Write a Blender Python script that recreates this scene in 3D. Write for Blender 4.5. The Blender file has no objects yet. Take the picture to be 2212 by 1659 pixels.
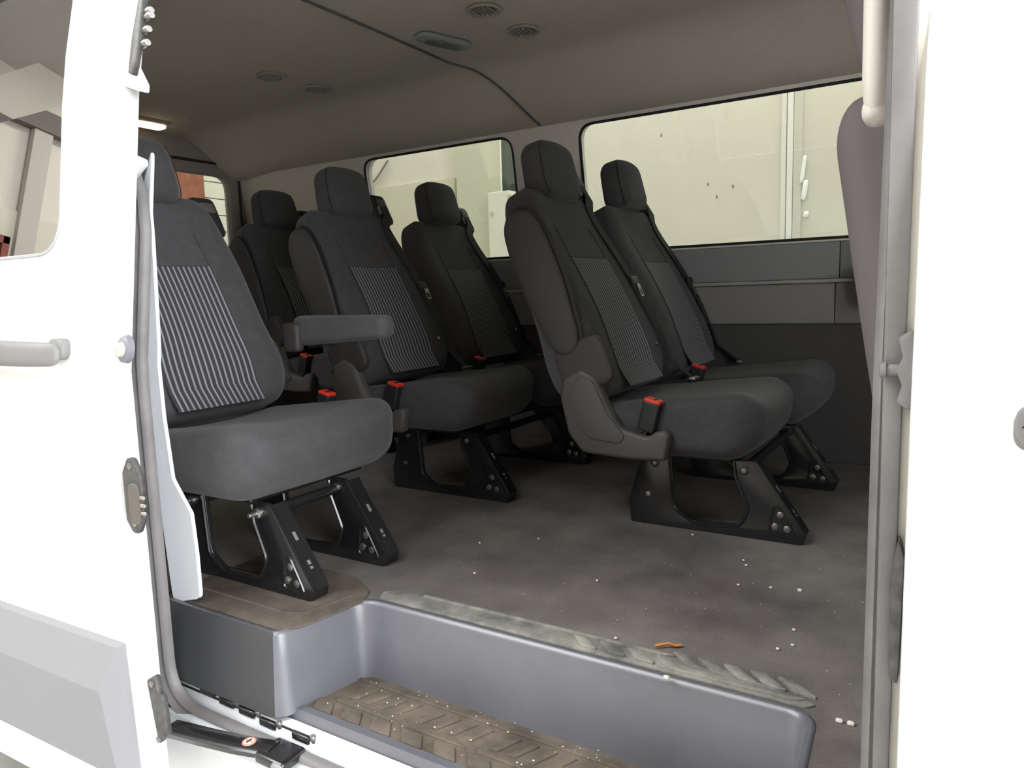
import bpy, bmesh, math, random
from mathutils import Vector, Matrix
random.seed(7)
SC = bpy.context.scene
COL = SC.collection
PI = math.pi

# ------------------------------------------------------------------ camera
CAM_H = 0.62
FPX, YAW, PIT, ROL = 1561.4, math.radians(58.24), math.radians(7.08), math.radians(-1.72)
_F0 = Vector((-math.cos(YAW), math.sin(YAW), 0)); _R0 = Vector((math.sin(YAW), math.cos(YAW), 0)); _Z = Vector((0, 0, 1))
CF = _F0*math.cos(PIT) - _Z*math.sin(PIT); _U = _Z*math.cos(PIT) + _F0*math.sin(PIT)
CR = _R0*math.cos(ROL) + _U*math.sin(ROL); CU = _U*math.cos(ROL) - _R0*math.sin(ROL)
CC = Vector((0, 0, CAM_H))
cam_d = bpy.data.cameras.new('camera'); cam = bpy.data.objects.new('camera', cam_d); COL.objects.link(cam)
cam_d.sensor_fit = 'HORIZONTAL'; cam_d.sensor_width = 36; cam_d.lens = FPX/2212*36
cam_d.clip_start = 0.02
m = Matrix((CR, CU, -CF)).transposed().to_4x4(); m.translation = CC
cam.matrix_world = m
SC.camera = cam

# ------------------------------------------------------------------ sky light and exposure
SC.view_settings.view_transform = 'Standard'; SC.view_settings.look = 'None'
SC.view_settings.gamma = 1; SC.view_settings.use_curve_mapping = False
SC.view_settings.exposure = 0.2
w = bpy.data.worlds.new('overcast_sky'); SC.world = w; w.use_nodes = True
bg = w.node_tree.nodes['Background']; bg.inputs[0].default_value = (0.95, 0.98, 1.0, 1); bg.inputs[1].default_value = 13.0
SKY_NEAR = (-4.6, -1.0, -2.0, -0.3)      # unseen roof opening, added to light the door side: x0, x1, y0, y1
SKY_FAR = (-5.5, 2.0, 4.2, 4.7)        # unseen narrow roof opening, added to brighten the far wall
ROOF_Z = 3.3
def portal(x, y, z, sx, sy, rot=(0, 0, 0)):
    l = bpy.data.lights.new('sky_portal', 'AREA'); l.shape = 'RECTANGLE'; l.size = sx; l.size_y = sy; l.cycles.is_portal = True
    o = bpy.data.objects.new('sky_portal', l); COL.objects.link(o); o.location = (x, y, z); o.rotation_euler = rot
for q in (SKY_NEAR, SKY_FAR): portal((q[0]+q[1])/2, (q[2]+q[3])/2, ROOF_Z+0.1, q[1]-q[0], q[3]-q[2])
LIGHT_BAY_X, LIGHT_BAY_Y = 2.4, (-1.6, 1.0)        # unseen bay opening, placed to light the single seat from the front right
portal(LIGHT_BAY_X, sum(LIGHT_BAY_Y)/2, 1.3, 3.9, LIGHT_BAY_Y[1]-LIGHT_BAY_Y[0], (0, math.radians(90), 0))

# ------------------------------------------------------------------ helpers
def pix(x, y): return CF + CR*((x-1106)/FPX) - CU*((y-829.5)/FPX)
def on(x, y, ax, v):
    d = pix(x, y); return CC + d*((v-CC[ax])/d[ax])

MATS = {}
def mat(name, col, rough=0.6, spec=0.5, metal=0.0, var=0.0, vscale=8.0, col2=None, bump=0.0, bscale=300.0, coat=0.0, sheen=0.0, vstretch=(1, 1, 1)):
    if name in MATS: return MATS[name]
    M = bpy.data.materials.new(name); M.use_nodes = True; nt = M.node_tree; b = nt.nodes['Principled BSDF']
    b.inputs['Base Color'].default_value = (*col, 1); b.inputs['Roughness'].default_value = rough
    b.inputs['Specular IOR Level'].default_value = spec; b.inputs['Metallic'].default_value = metal
    b.inputs['Coat Weight'].default_value = coat; b.inputs['Sheen Weight'].default_value = sheen
    b.inputs['Sheen Roughness'].default_value = 0.4
    tc = nt.nodes.new('ShaderNodeTexCoord')
    geo = nt.nodes.new('ShaderNodeNewGeometry')
    if var > 0 or col2:
        mp = nt.nodes.new('ShaderNodeMapping'); mp.inputs['Scale'].default_value = vstretch
        n = nt.nodes.new('ShaderNodeTexNoise'); n.inputs['Scale'].default_value = vscale; n.inputs['Detail'].default_value = 8; n.inputs['Roughness'].default_value = 0.65
        r = nt.nodes.new('ShaderNodeValToRGB')
        c2 = col2 or tuple(min(1, c*(1+var)) for c in col); c1 = col if col2 else tuple(c*(1-var) for c in col)
        r.color_ramp.elements[0].position = 0.36; r.color_ramp.elements[0].color = (*c1, 1)
        r.color_ramp.elements[1].position = 0.66; r.color_ramp.elements[1].color = (*c2, 1)
        nt.links.new(geo.outputs['Position'], mp.inputs[0]); nt.links.new(mp.outputs[0], n.inputs['Vector']); nt.links.new(n.outputs[0], r.inputs[0]); nt.links.new(r.outputs[0], b.inputs['Base Color'])
    if bump > 0:
        n2 = nt.nodes.new('ShaderNodeTexNoise'); n2.inputs['Scale'].default_value = bscale; n2.inputs['Detail'].default_value = 3
        bp = nt.nodes.new('ShaderNodeBump'); bp.inputs['Strength'].default_value = bump; bp.inputs['Distance'].default_value = 0.002
        nt.links.new(tc.outputs['Object'], n2.inputs['Vector']); nt.links.new(n2.outputs[0], bp.inputs['Height']); nt.links.new(bp.outputs[0], b.inputs['Normal'])
    MATS[name] = M
    return M

def glass(name, tint, refl_ior=1.5, rough=0.0):
    M = bpy.data.materials.new(name); M.use_nodes = True; nt = M.node_tree; nt.nodes.clear()
    o = nt.nodes.new('ShaderNodeOutputMaterial'); mx = nt.nodes.new('ShaderNodeMixShader'); t = nt.nodes.new('ShaderNodeBsdfTransparent'); g = nt.nodes.new('ShaderNodeBsdfGlossy'); fr = nt.nodes.new('ShaderNodeFresnel')
    t.inputs[0].default_value = (*tint, 1); g.inputs['Roughness'].default_value = rough; fr.inputs[0].default_value = refl_ior
    nt.links.new(fr.outputs[0], mx.inputs[0]); nt.links.new(t.outputs[0], mx.inputs[1]); nt.links.new(g.outputs[0], mx.inputs[2]); nt.links.new(mx.outputs[0], o.inputs[0])
    return M

def emis(name, col, s):
    M = bpy.data.materials.new(name); M.use_nodes = True; b = M.node_tree.nodes['Principled BSDF']
    b.inputs['Base Color'].default_value = (*col, 1); b.inputs['Emission Color'].default_value = (*col, 1); b.inputs['Emission Strength'].default_value = s
    return M

def link(name, me, material, parent=None, smooth=True, sharp=None):
    """recentre a mesh given in world (or thing) space and link it as one object"""
    if me.vertices:
        lo = Vector([min(v.co[i] for v in me.vertices) for i in range(3)]); hi = Vector([max(v.co[i] for v in me.vertices) for i in range(3)])
        c = (lo+hi)/2
    else: c = Vector()
    me.transform(Matrix.Translation(-c)); me.name = name
    if smooth:
        me.shade_smooth()
        me.set_sharp_from_angle(angle=math.radians(sharp if sharp else 40))
    else: me.shade_flat()
    me.materials.clear(); me.materials.append(material)
    o = bpy.data.objects.new(name, me); COL.objects.link(o)
    off = Vector()
    if parent is not None:
        o.parent = parent
        q = parent
        while q is not None:
            off += q.location; q = q.parent
    o.location = c - off
    return o

def raw(verts, faces, uv=None):
    me = bpy.data.meshes.new('m'); me.from_pydata([tuple(v) for v in verts], [], faces); me.update()
    if uv is not None:
        l = me.uv_layers.new(name='UVMap')
        for lp in me.loops: l.data[lp.index].uv = uv[lp.vertex_index]
    return me

def fixn(me, doubles=0.0):
    bm = bmesh.new(); bm.from_mesh(me)
    if doubles: bmesh.ops.remove_doubles(bm, verts=bm.verts, dist=doubles)
    bmesh.ops.recalc_face_normals(bm, faces=bm.faces); bm.to_mesh(me); bm.free(); return me

def join(*mes):
    bm = bmesh.new()
    for x in mes: bm.from_mesh(x)
    me = bpy.data.meshes.new('m'); bm.to_mesh(me); bm.free(); return me

def empty(name, loc, label, cat, group=None):
    o = bpy.data.objects.new(name, None); COL.objects.link(o); o.location = loc; o.empty_display_size = 0.1
    o['label'] = label; o['category'] = cat
    if group: o['group'] = group
    return o
def tag(o, label, cat, group=None):
    o['label'] = label; o['category'] = cat
    if group: o['group'] = group
    return o
def struct(o, label, cat):
    o['kind'] = 'structure'; o['label'] = label; o['category'] = cat; return o

def rb(c, size, r=0.01, k=3, m=(3, 3, 3), f=None):
    """rounded box as one grid mesh; f(x,y,z) deforms it about its own centre, then moved to c"""
    H = [s/2 for s in size]; rr = [min(q, h*0.98) for q, h in zip((r if isinstance(r, (tuple, list)) else (r, r, r)), H)]
    ax = []
    for i in range(3):
        a = [-H[i] + rr[i]*j/k for j in range(k)]
        n = max(1, m[i]); inner = [-H[i]+rr[i] + (2*H[i]-2*rr[i])*j/n for j in range(n+1)]
        ax.append(a + inner + [-q for q in reversed(a)])
    idx = {}; vs = []; fs = []
    def vid(p):
        key = tuple(round(q, 6) for q in p)
        if key in idx: return idx[key]
        inn = [max(-H[i]+rr[i], min(H[i]-rr[i], p[i])) for i in range(3)]
        d = Vector([(p[i]-inn[i])/rr[i] for i in range(3)])
        if d.length > 1e-9: d.normalize()
        q = [inn[i]+d[i]*rr[i] for i in range(3)]
        if f: q = f(*q)
        idx[key] = len(vs); vs.append((q[0]+c[0], q[1]+c[1], q[2]+c[2])); return idx[key]
    for a in range(3):
        b, d = (a+1) % 3, (a+2) % 3
        for sgn in (-1, 1):
            for i in range(len(ax[b])-1):
                for j in range(len(ax[d])-1):
                    q = []
                    for (u, v) in ((i, j), (i+1, j), (i+1, j+1), (i, j+1)):
                        p = [0, 0, 0]; p[a] = sgn*H[a]; p[b] = ax[b][u]; p[d] = ax[d][v]; q.append(vid(p))
                    fs.append(q if sgn > 0 else q[::-1])
    return raw(vs, fs)

def rpoly(pts, rad, seg=5, closed=True):
    """fillet a polyline; rad is one radius or one per point"""
    n = len(pts); out = []
    for i in range(n):
        p = Vector(pts[i]); r = rad[i] if isinstance(rad, (list, tuple)) else rad
        if (not closed and i in (0, n-1)) or r <= 0: out.append(p); continue
        a = Vector(pts[i-1]); b = Vector(pts[(i+1) % n]); u = (a-p); v = (b-p); lu, lv = u.length, v.length
        u.normalize(); v.normalize(); ang = u.angle(v)
        if ang > PI-0.02: out.append(p); continue
        t = min(r/math.tan(ang/2), lu*0.49, lv*0.49); A = p+u*t; B = p+v*t
        for j in range(seg+1):
            s = j/seg; out.append(A*(1-s)**2 + p*2*s*(1-s) + B*s*s)
    return out

def plate(outer, holes=(), thick=0.01, bevel=0.0, plane='xz', pos=0.0):
    """flat plate with holes; outline in two axes, centred on pos along the third"""
    cu = bpy.data.curves.new('c', 'CURVE'); cu.dimensions = '2D'; cu.fill_mode = 'BOTH'
    cu.extrude = max(thick/2-bevel, 0.0001); cu.bevel_depth = bevel; cu.bevel_resolution = 1; cu.offset = -bevel
    for loop in [outer, *holes]:
        s = cu.splines.new('POLY'); s.points.add(len(loop)-1); s.use_cyclic_u = True
        for pt, p in zip(s.points, loop): pt.co = (p[0], p[1], 0, 1)
    o = bpy.data.objects.new('c', cu); COL.objects.link(o)
    me = bpy.data.meshes.new_from_object(o); bpy.data.objects.remove(o); bpy.data.curves.remove(cu)
    for v in me.vertices:
        a, b, c = v.co
        v.co = {'xz': (a, c+pos, b), 'xy': (a, b, c+pos), 'yz': (c+pos, a, b)}[plane]
    return fixn(me, 1e-5)

def bend(me, f, ax=2, cuts=()):
    bm = bmesh.new(); bm.from_mesh(me)
    for cz in cuts:
        no = [0, 0, 0]; no[ax] = 1; co = [0, 0, 0]; co[ax] = cz
        bmesh.ops.bisect_plane(bm, geom=bm.verts[:]+bm.edges[:]+bm.faces[:], plane_co=co, plane_no=no)
    for v in bm.verts: v.co = Vector(f(*v.co))
    bm.to_mesh(me); bm.free(); return me

def sweep(prof, path, n, closed=False, cap=True, profclosed=True):
    """sweep a 2D profile (a along n x tangent, b along n) on a path lying across n"""
    n = Vector(n).normalized(); P = [Vector(p) for p in path]; N = len(P); vs = []; fs = []; k = len(prof)
    for i in range(N):
        a = P[i-1] if (i > 0 or closed) else P[i]; b = P[(i+1) % N] if (i < N-1 or closed) else P[i]
        t = (b-a).normalized(); s = n.cross(t).normalized(); nn = t.cross(s)
        for (u, v) in prof: vs.append(P[i]+s*u+nn*v)
    for i in range(N if closed else N-1):
        j = (i+1) % N
        for q in range(k if profclosed else k-1):
            r = (q+1) % k; fs.append([i*k+q, i*k+r, j*k+r, j*k+q])
    if cap and not closed and profclosed: fs.append(list(range(k))); fs.append([(N-1)*k+q for q in range(k)][::-1])
    return fixn(raw(vs, fs))

def circ(r, n=10, ry=None): return [(r*math.cos(2*PI*i/n), (ry or r)*math.sin(2*PI*i/n)) for i in range(n)]
def tube(path, r, n=10, up=(0.12, 0.31, 0.94), closed=False): return sweep(circ(r, n), path, up, closed)
def cyl(p, axis, r, L, n=14, r2=None, dome=0.0):
    """cylinder from p along axis with a chamfered end"""
    a = Vector(axis).normalized(); p = Vector(p); u = a.orthogonal().normalized(); v = a.cross(u); rows = [(0, r), (L*0.8, r2 or r), (L, (r2 or r)*0.75), (L+dome, 0.0005)]
    vs = []; fs = []
    for (d, q) in rows:
        for i in range(n): vs.append(p+a*d+u*q*math.cos(2*PI*i/n)+v*q*math.sin(2*PI*i/n))
    for j in range(len(rows)-1):
        for i in range(n): fs.append([j*n+i, j*n+(i+1) % n, (j+1)*n+(i+1) % n, (j+1)*n+i])
    fs.append(list(range(n))[::-1]); fs.append([(len(rows)-1)*n+i for i in range(n)])
    return fixn(raw(vs, fs))
def lathe(prof, c, axis=(0, 0, 1), n=28):
    a = Vector(axis).normalized(); u = a.orthogonal().normalized(); v = a.cross(u); vs = []; fs = []; c = Vector(c)
    for (r, d) in prof:
        for i in range(n): vs.append(c+a*d+u*r*math.cos(2*PI*i/n)+v*r*math.sin(2*PI*i/n))
    for j in range(len(prof)-1):
        for i in range(n): fs.append([j*n+i, j*n+(i+1) % n, (j+1)*n+(i+1) % n, (j+1)*n+i])
    fs.append(list(range(n))); fs.append([(len(prof)-1)*n+i for i in range(n)])
    return fixn(raw(vs, fs))
def grid(fn, nu, nv, uvs=False):
    vs = []; fs = []; uv = []
    for i in range(nu+1):
        for j in range(nv+1): vs.append(fn(i/nu, j/nv)); uv.append((i/nu, j/nv))
    for i in range(nu):
        for j in range(nv): a = i*(nv+1)+j; fs.append([a, a+nv+1, a+nv+2, a+1])
    return raw(vs, fs, uv if uvs else None)
def solid(me, th):
    bm = bmesh.new(); bm.from_mesh(me); bmesh.ops.recalc_face_normals(bm, faces=bm.faces)
    bmesh.ops.solidify(bm, geom=bm.faces[:], thickness=th); bmesh.ops.recalc_face_normals(bm, faces=bm.faces); bm.to_mesh(me); bm.free(); return me
def sstep(a, b, x):
    t = max(0, min(1, (x-a)/(b-a))); return t*t*(3-2*t)
def copy_tree(o, parent=None):
    c = o.copy(); COL.objects.link(c); c.parent = parent
    for ch in list(o.children): copy_tree(ch, c)
    return c

# ------------------------------------------------------------------ materials
WHITE = mat('white_paint', (0.82, 0.82, 0.82), 0.35, 0.5, coat=0.3)
WHITE_IN = mat('white_paint_jamb', (0.72, 0.74, 0.78), 0.5)
SEAL = mat('weatherstrip_rubber', (0.155, 0.146, 0.145), 0.5, var=0.2, vscale=6)
SEAL_D = mat('dusty_rubber', (0.09, 0.08, 0.07), 0.8, var=0.4, vscale=30)
BLACKR = mat('black_rubber', (0.012, 0.012, 0.012), 0.7)
FAB = mat('charcoal_fabric', (0.069, 0.067, 0.071), 0.92, 0.2, var=0.10, vscale=40, bump=0.5, bscale=900, sheen=0.15)
FABL = mat('grey_bolster_fabric', (0.085, 0.082, 0.087), 0.92, 0.2, var=0.08, vscale=40, bump=0.5, bscale=900, sheen=0.15)
PLA = mat('dark_grey_plastic', (0.046, 0.041, 0.040), 0.55, 0.4, bump=0.25, bscale=700)
SHLD = mat('grey_shield_plastic', (0.078, 0.070, 0.068), 0.5, 0.5, bump=0.2, bscale=700)
PLAD = mat('black_plastic', (0.018, 0.018, 0.019), 0.45, 0.4)
LEGM = mat('black_powder_coat', (0.012, 0.012, 0.013), 0.22, 0.7)
STEEL = mat('bolt_steel', (0.45, 0.44, 0.42), 0.35, 0.5, 1.0)
STEELD = mat('dark_bolt_steel', (0.30, 0.29, 0.28), 0.35, 0.5, 0.9)
WEB = mat('belt_webbing', (0.03, 0.028, 0.03), 0.75, 0.3, bump=0.4, bscale=1500)
RED = mat('red_button', (0.75, 0.035, 0.02), 0.4)
SEAM = mat('seam_thread', (0.02, 0.02, 0.022), 0.9)
FLOORM = mat('worn_floor_rubber', (0.095, 0.083, 0.079), 0.55, 0.4, vscale=3.2, col2=(0.21, 0.19, 0.178), bump=0.5, bscale=220)
LEDGE = mat('dusty_ledge_rubber', (0.085, 0.068, 0.055), 0.8, 0.25, vscale=14, col2=(0.15, 0.125, 0.105), bump=0.5, bscale=400)
STEPM = mat('grey_step_plastic', (0.12, 0.122, 0.142), 0.36, 1.0, var=0.10, vscale=5, bump=0.15, bscale=900)
TREAD = mat('dirty_tread_rubber', (0.085, 0.068, 0.055), 0.8, 0.25, vscale=12, col2=(0.185, 0.15, 0.12), bump=0.6, bscale=350)
KICK = mat('worn_kick_rubber', (0.14, 0.14, 0.13), 0.7, 0.3, vscale=16, col2=(0.34, 0.325, 0.29), bump=0.6, bscale=300)
HEAD = mat('headliner_fabric', (0.52, 0.475, 0.415), 0.95, 0.1, var=0.03, vscale=60, bump=0.4, bscale=900)
HEADS = mat('headliner_seam', (0.10, 0.09, 0.08), 0.9)
TRIMG = mat('grey_trim_plastic', (0.21, 0.215, 0.225), 0.6, 0.4, bump=0.15, bscale=900)
TRIMM = mat('mid_grey_trim', (0.22, 0.205, 0.20), 0.7, 0.3, bump=0.15, bscale=900)
TRIMB = mat('beige_grey_trim', (0.66, 0.61, 0.575), 0.7, 0.3)
CARP = mat('dark_side_carpet', (0.08, 0.076, 0.077), 0.95, 0.1, bump=0.6, bscale=700)
HANDM = mat('grey_handle_plastic', (0.175, 0.17, 0.168), 0.5, 0.4)
MOLD = mat('grey_body_molding', (0.235, 0.232, 0.248), 0.55, 0.4)
MOLDD = mat('grey_molding_end', (0.22, 0.22, 0.23), 0.55, 0.4)
HINGE = mat('dark_hinge_metal', (0.085, 0.082, 0.08), 0.5, 0.5, 0.3, var=0.3, vscale=60)
GLASS = glass('clear_window_glass', (0.80, 0.82, 0.77), 1.45)
PRIV = glass('privacy_glass', (0.10, 0.10, 0.09), 4.2)
CREAM = mat('cream_wall_paint', (0.70, 0.66, 0.585), 0.8, 0.2, var=0.03, vscale=1.2)
CREAM2 = mat('pale_pilaster_paint', (0.58, 0.56, 0.46), 0.8, 0.2)
BRICK = mat('red_brick_paint', (0.33, 0.13, 0.085), 0.85, 0.2, var=0.2, vscale=12)
SIDING = mat('white_siding', (0.78, 0.77, 0.68), 0.7, 0.2)
CONC = mat('concrete', (0.48, 0.47, 0.45), 0.9, 0.2, vscale=5, col2=(0.6, 0.59, 0.57))

def stripe_mat():
    M = bpy.data.materials.new('striped_insert_fabric'); M.use_nodes = True; nt = M.node_tree; b = nt.nodes['Principled BSDF']
    b.inputs['Roughness'].default_value = 0.92; b.inputs['Specular IOR Level'].default_value = 0.2; b.inputs['Sheen Weight'].default_value = 0.15
    uv = nt.nodes.new('ShaderNodeUVMap'); sx = nt.nodes.new('ShaderNodeSeparateXYZ'); mu = nt.nodes.new('ShaderNodeMath'); mu.operation = 'MULTIPLY'; mu.inputs[1].default_value = 16
    fr = nt.nodes.new('ShaderNodeMath'); fr.operation = 'FRACT'; rp = nt.nodes.new('ShaderNodeValToRGB'); e = rp.color_ramp.elements
    e[0].position = 0.0; e[0].color = (0.045, 0.044, 0.048, 1); e[1].position = 1.0; e[1].color = (0.045, 0.044, 0.048, 1)
    for p, c in ((0.55, (0.045, 0.044, 0.048, 1)), (0.64, (0.26, 0.265, 0.29, 1)), (0.88, (0.26, 0.265, 0.29, 1)), (0.97, (0.045, 0.044, 0.048, 1))):
        q = e.new(p); q.color = c
    nt.links.new(uv.outputs[0], sx.inputs[0]); nt.links.new(sx.outputs[0], mu.inputs[0]); nt.links.new(mu.outputs[0], fr.inputs[0]); nt.links.new(fr.outputs[0], rp.inputs[0]); nt.links.new(rp.outputs[0], b.inputs['Base Color'])
    bp = nt.nodes.new('ShaderNodeBump'); bp.inputs['Strength'].default_value = 0.35; bp.inputs['Distance'].default_value = 0.002
    nt.links.new(fr.outputs[0], bp.inputs['Height']); nt.links.new(bp.outputs[0], b.inputs['Normal'])
    return M
STRIPE = stripe_mat()

# ================================================================== VAN SHELL
FAR = 2.71                      # inner face of the far side wall
DOORY = 0.715                   # outer skin of the open sliding door
def tum(z): return 0.13*max(0, z-0.50) + 0.10*max(0, z-1.05)**1.0
X_R, X_F = -3.32, 1.3           # rear and front ends of the cabin shell

# --- floor with the step-well cut out
stepline = [(-1.44, 0.85), (-1.062, 0.85), (-1.025, 1.05), (-0.165, 1.05), (-0.155, 0.85), (-0.03, 0.85)]
SL = rpoly(stepline, [0, 0.03, 0.05, 0.03, 0.03, 0], 6, False)
def inset(path, d):
    out = []
    for i, p in enumerate(path):
        a = path[max(0, i-1)]; b = path[min(len(path)-1, i+1)]; t = (b-a).normalized(); out.append(p+Vector((-t.y, t.x))*d)
    return out
fl = [Vector((X_R, 0.86)), Vector((-1.44, 0.865))] + inset(SL, 0.016) + [Vector((X_F, 0.866)), Vector((X_F, FAR)), Vector((X_R, FAR))]
flo = struct(link('floor', plate(fl, (), 0.03, 0.0, 'xy', -0.015), FLOORM, None, False), 'worn dark rubber floor of the van cabin with dusty patches', 'floor')

# --- moulded step well: rolled lip, riser and ledge faces
rows = [(0.016, -0.002), (0.012, 0.003), (0.004, 0.002), (0.0, -0.008), (-0.004, -0.05), (-0.009, -0.10), (-0.014, -0.158)]
vs = []; fs = []
for (d, z) in rows:
    for p in inset(SL, d): vs.append((p.x, p.y, z))
k = len(SL)
fl2 = []
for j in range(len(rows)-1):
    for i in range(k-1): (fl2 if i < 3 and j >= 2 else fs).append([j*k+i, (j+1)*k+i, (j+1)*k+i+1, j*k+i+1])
stepw = struct(link('trim_1', fixn(raw(vs, fs)), STEPM, None, True, 70), 'moulded grey plastic step well with rolled edge', 'step')
lf = link('ledge_face', fixn(raw(vs, fl2)), mat('shaded_ledge_plastic', (0.045, 0.046, 0.050), 0.5, 0.4, bump=0.3, bscale=500), stepw, True, 70); lf['label'] = 'front face of the ledge beside the step, colour darkened to stand for shade'  # part of the step moulding, its colour darkened in place of shade
tr = plate([(-1.09, 0.885), (-0.13, 0.885), (-0.14, 1.075), (-1.07, 1.075)], (), 0.02, 0.0, 'xy', -0.165)
tread = link('step_tread', tr, TREAD, stepw, False); tread['label'] = 'dirty brown ribbed rubber step tread'
# raised ribs of the tread
def pad(name, pts, z0, th, material, parent):
    return link(name, plate(rpoly([Vector(p) for p in pts], 0.002, 2), (), th, 0.0012, 'xy', z0+th/2-0.0005), material, parent, True, 30)
zt = -0.155
for i in range(12):
    x0 = -1.035+i*0.072
    pad('tread_pad', [(x0+0.014, 0.893), (x0+0.060, 0.893), (x0+0.036, 0.925), (x0-0.010, 0.925)], zt, 0.004, TREAD, stepw)
for i in range(5):
    x0 = -1.0+i*0.165
    pad('tread_rib', [(x0, 0.932), (x0+0.145, 0.932), (x0+0.12, 0.944), (x0-0.01, 0.944)], zt, 0.004, TREAD, stepw)
    for j in range(4):
        pad('tread_rib', [(x0+0.01+j*0.036, 0.952), (x0+0.028+j*0.036, 0.952), (x0+0.05+j*0.036, 1.0), (x0+0.035+j*0.036, 1.0)], zt, 0.0035, TREAD, stepw)
pad('tread_rib', [(-1.02, 1.01), (-0.18, 1.01), (-0.18, 1.02), (-1.02, 1.02)], zt, 0.0035, TREAD, stepw)
# kick strip along the top of the riser: worn border and slanted pads
ks = plate(rpoly([Vector(p) for p in ((-1.0, 1.068), (-0.17, 1.068), (-0.155, 1.082), (-0.30, 1.118), (-0.98, 1.118), (-1.015, 1.10))], 0.01, 3), (), 0.005, 0.0015, 'xy', 0.0015)
kick = link('kick_strip', ks, KICK, flo, True, 30); kick['label'] = 'worn grey rubber kick strip along the step edge'
for i in range(4): pad('kick_pad', [(-0.57+i*0.052, 1.105), (-0.545+i*0.052, 1.105), (-0.51+i*0.052, 1.076), (-0.54+i*0.052, 1.076)], 0.004, 0.006, KICK, flo)
for i in range(5): pad('kick_pad', [(-0.395+i*0.043, 1.135), (-0.37+i*0.043, 1.135), (-0.33+i*0.043, 1.100), (-0.36+i*0.043, 1.100)], 0.0, 0.006, KICK, flo)
pad('kick_rib', [(-0.92, 1.112), (-0.40, 1.112), (-0.38, 1.12), (-0.92, 1.12)], 0.003, 0.005, KICK, flo)
pad('kick_rib', [(-0.40, 1.074), (-0.19, 1.074), (-0.17, 1.084), (-0.41, 1.094)], 0.003, 0.005, KICK, flo)
# brown ledge top beside the step, with a seam and a push rivet
lp = [(-1.43, 0.866), (-1.07, 0.866), (-1.045, 0.90), (-1.02, 1.04), (-1.045, 1.09), (-1.12, 1.13), (-1.43, 1.13)]
led = link('ledge_mat', plate(rpoly([Vector(p) for p in lp], 0.012, 3), (), 0.004, 0.0012, 'xy', 0.002), LEDGE, flo, True, 30); led['label'] = 'dusty brown moulded ledge beside the step'
link('ledge_ridge', tube([(-1.42, 0.925, 0.003), (-1.12, 0.925, 0.003), (-1.085, 0.94, 0.003), (-1.06, 1.05, 0.003), (-1.085, 1.09, 0.003)], 0.003, 6), LEDGE, flo)
link('push_rivet', lathe([(0.001, 0.006), (0.008, 0.005), (0.011, 0.0)], (-1.375, 0.875, 0.003)), PLA, flo)
# raised middle of the floor under the seats (darker rail covers along the rows)
for y0 in (1.44, 2.0):
    pass

# --- sill below the door: grey lip, white painted rail, track slot
wr = bpy.data.objects.new('wall_right', None); COL.objects.link(wr); struct(wr, 'white near side body of the van around the door opening', 'van body')
def yz_strip(prof, x0, x1): return sweep(prof, [(x0, 0, 0), (x1, 0, 0)], (0, 1, 0))
def yzbox(name, poly, x0, x1, material, parent, bev=0.002):
    return link(name, plate([Vector(p) for p in poly], (), x1-x0, bev, 'yz', (x0+x1)/2), material, parent, True, 30)
yzbox('sill_lip', [(0.862, -0.172), (0.872, -0.150), (0.888, -0.150), (0.888, -0.185), (0.862, -0.185)], -1.10, -0.06, STEPM, wr)
yzbox('sill_rail', [(0.835, -0.205), (0.845, -0.168), (0.862, -0.166), (0.862, -0.24), (0.835, -0.24)], -1.38, -0.06, WHITE_IN, wr)
yzbox('track_slot', [(0.822, -0.209), (0.834, -0.199), (0.834, -0.24), (0.822, -0.24)], -1.38, -0.06, PLAD, wr)
yzbox('track_edge', [(0.806, -0.212), (0.821, -0.205), (0.821, -0.24), (0.806, -0.24)], -1.38, -0.06, WHITE_IN, wr)

link('track_rail', rb((-1.19, 0.850, -0.176), (0.40, 0.014, 0.012), 0.003, 2, (1, 1, 1)), PLAD, wr)
# --- body skin around the opening
op = rpoly([Vector(p) for p in ((-1.405, -0.235), (-0.044, -0.235), (-0.044, 1.32), (-1.405, 1.32))], 0.12, 8)
skin = plate([Vector(p) for p in ((-3.4, -0.42), (-0.034, -0.42), (-0.034, 1.42), (-3.4, 1.42))], [op, rpoly([Vector(p) for p in ((-2.9, 0.75), (-1.75, 0.75), (-1.75, 1.27), (-2.9, 1.27))], 0.06, 5)], 0.03, 0.004, 'xz', 0.835)
bend(skin, lambda x, y, z: (x - ((0.060*sstep(0.78, 0.93, z)+0.10*max(0, z-0.9)) if -1.6 < x < -1.15 else 0), y+tum(z), z), 2, (0.5, 0.7, 0.9, 1.05, 1.2, 1.3))
link('body_side_panel', skin, WHITE, wr, True, 30)
# --- weatherstrip loop: two-ridged rubber profile
so = rpoly([Vector(p) for p in ((-1.378, -0.212), (-0.052, -0.212), (-0.052, 1.30), (-1.378, 1.30))], 0.11, 10)
def rearlean(x, z): return x - (0.060*sstep(0.78, 0.93, z)+0.10*max(0, z-0.9))*(1 if x < -1.15 else 0)
def densify(pts, step=0.06):
    out = []
    for i, p in enumerate(pts):
        q = pts[(i+1) % len(pts)]; n = max(1, int((q-p).length/step))
        for j in range(n): out.append(p+(q-p)*j/n)
    return out
loop = [(rearlean(p.x, p.y), 0.825+tum(p.y), p.y) for p in densify(so)]
prof = [(-0.021, -0.006), (-0.020, 0.008), (-0.012, 0.013), (-0.005, 0.006), (0.002, 0.012), (0.011, 0.017), (0.019, 0.010), (0.021, -0.006)]
seal = sweep([(a, -b) for a, b in prof], loop, (0, 1, 0), True)
struct(link('trim_2', seal, SEAL, None, True, 60), 'grey rubber weatherstrip running round the sliding door opening', 'weatherstrip')
prof2 = [(-0.03, 0.0), (-0.027, -0.012), (-0.02, -0.012), (-0.018, 0.0)]
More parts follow.
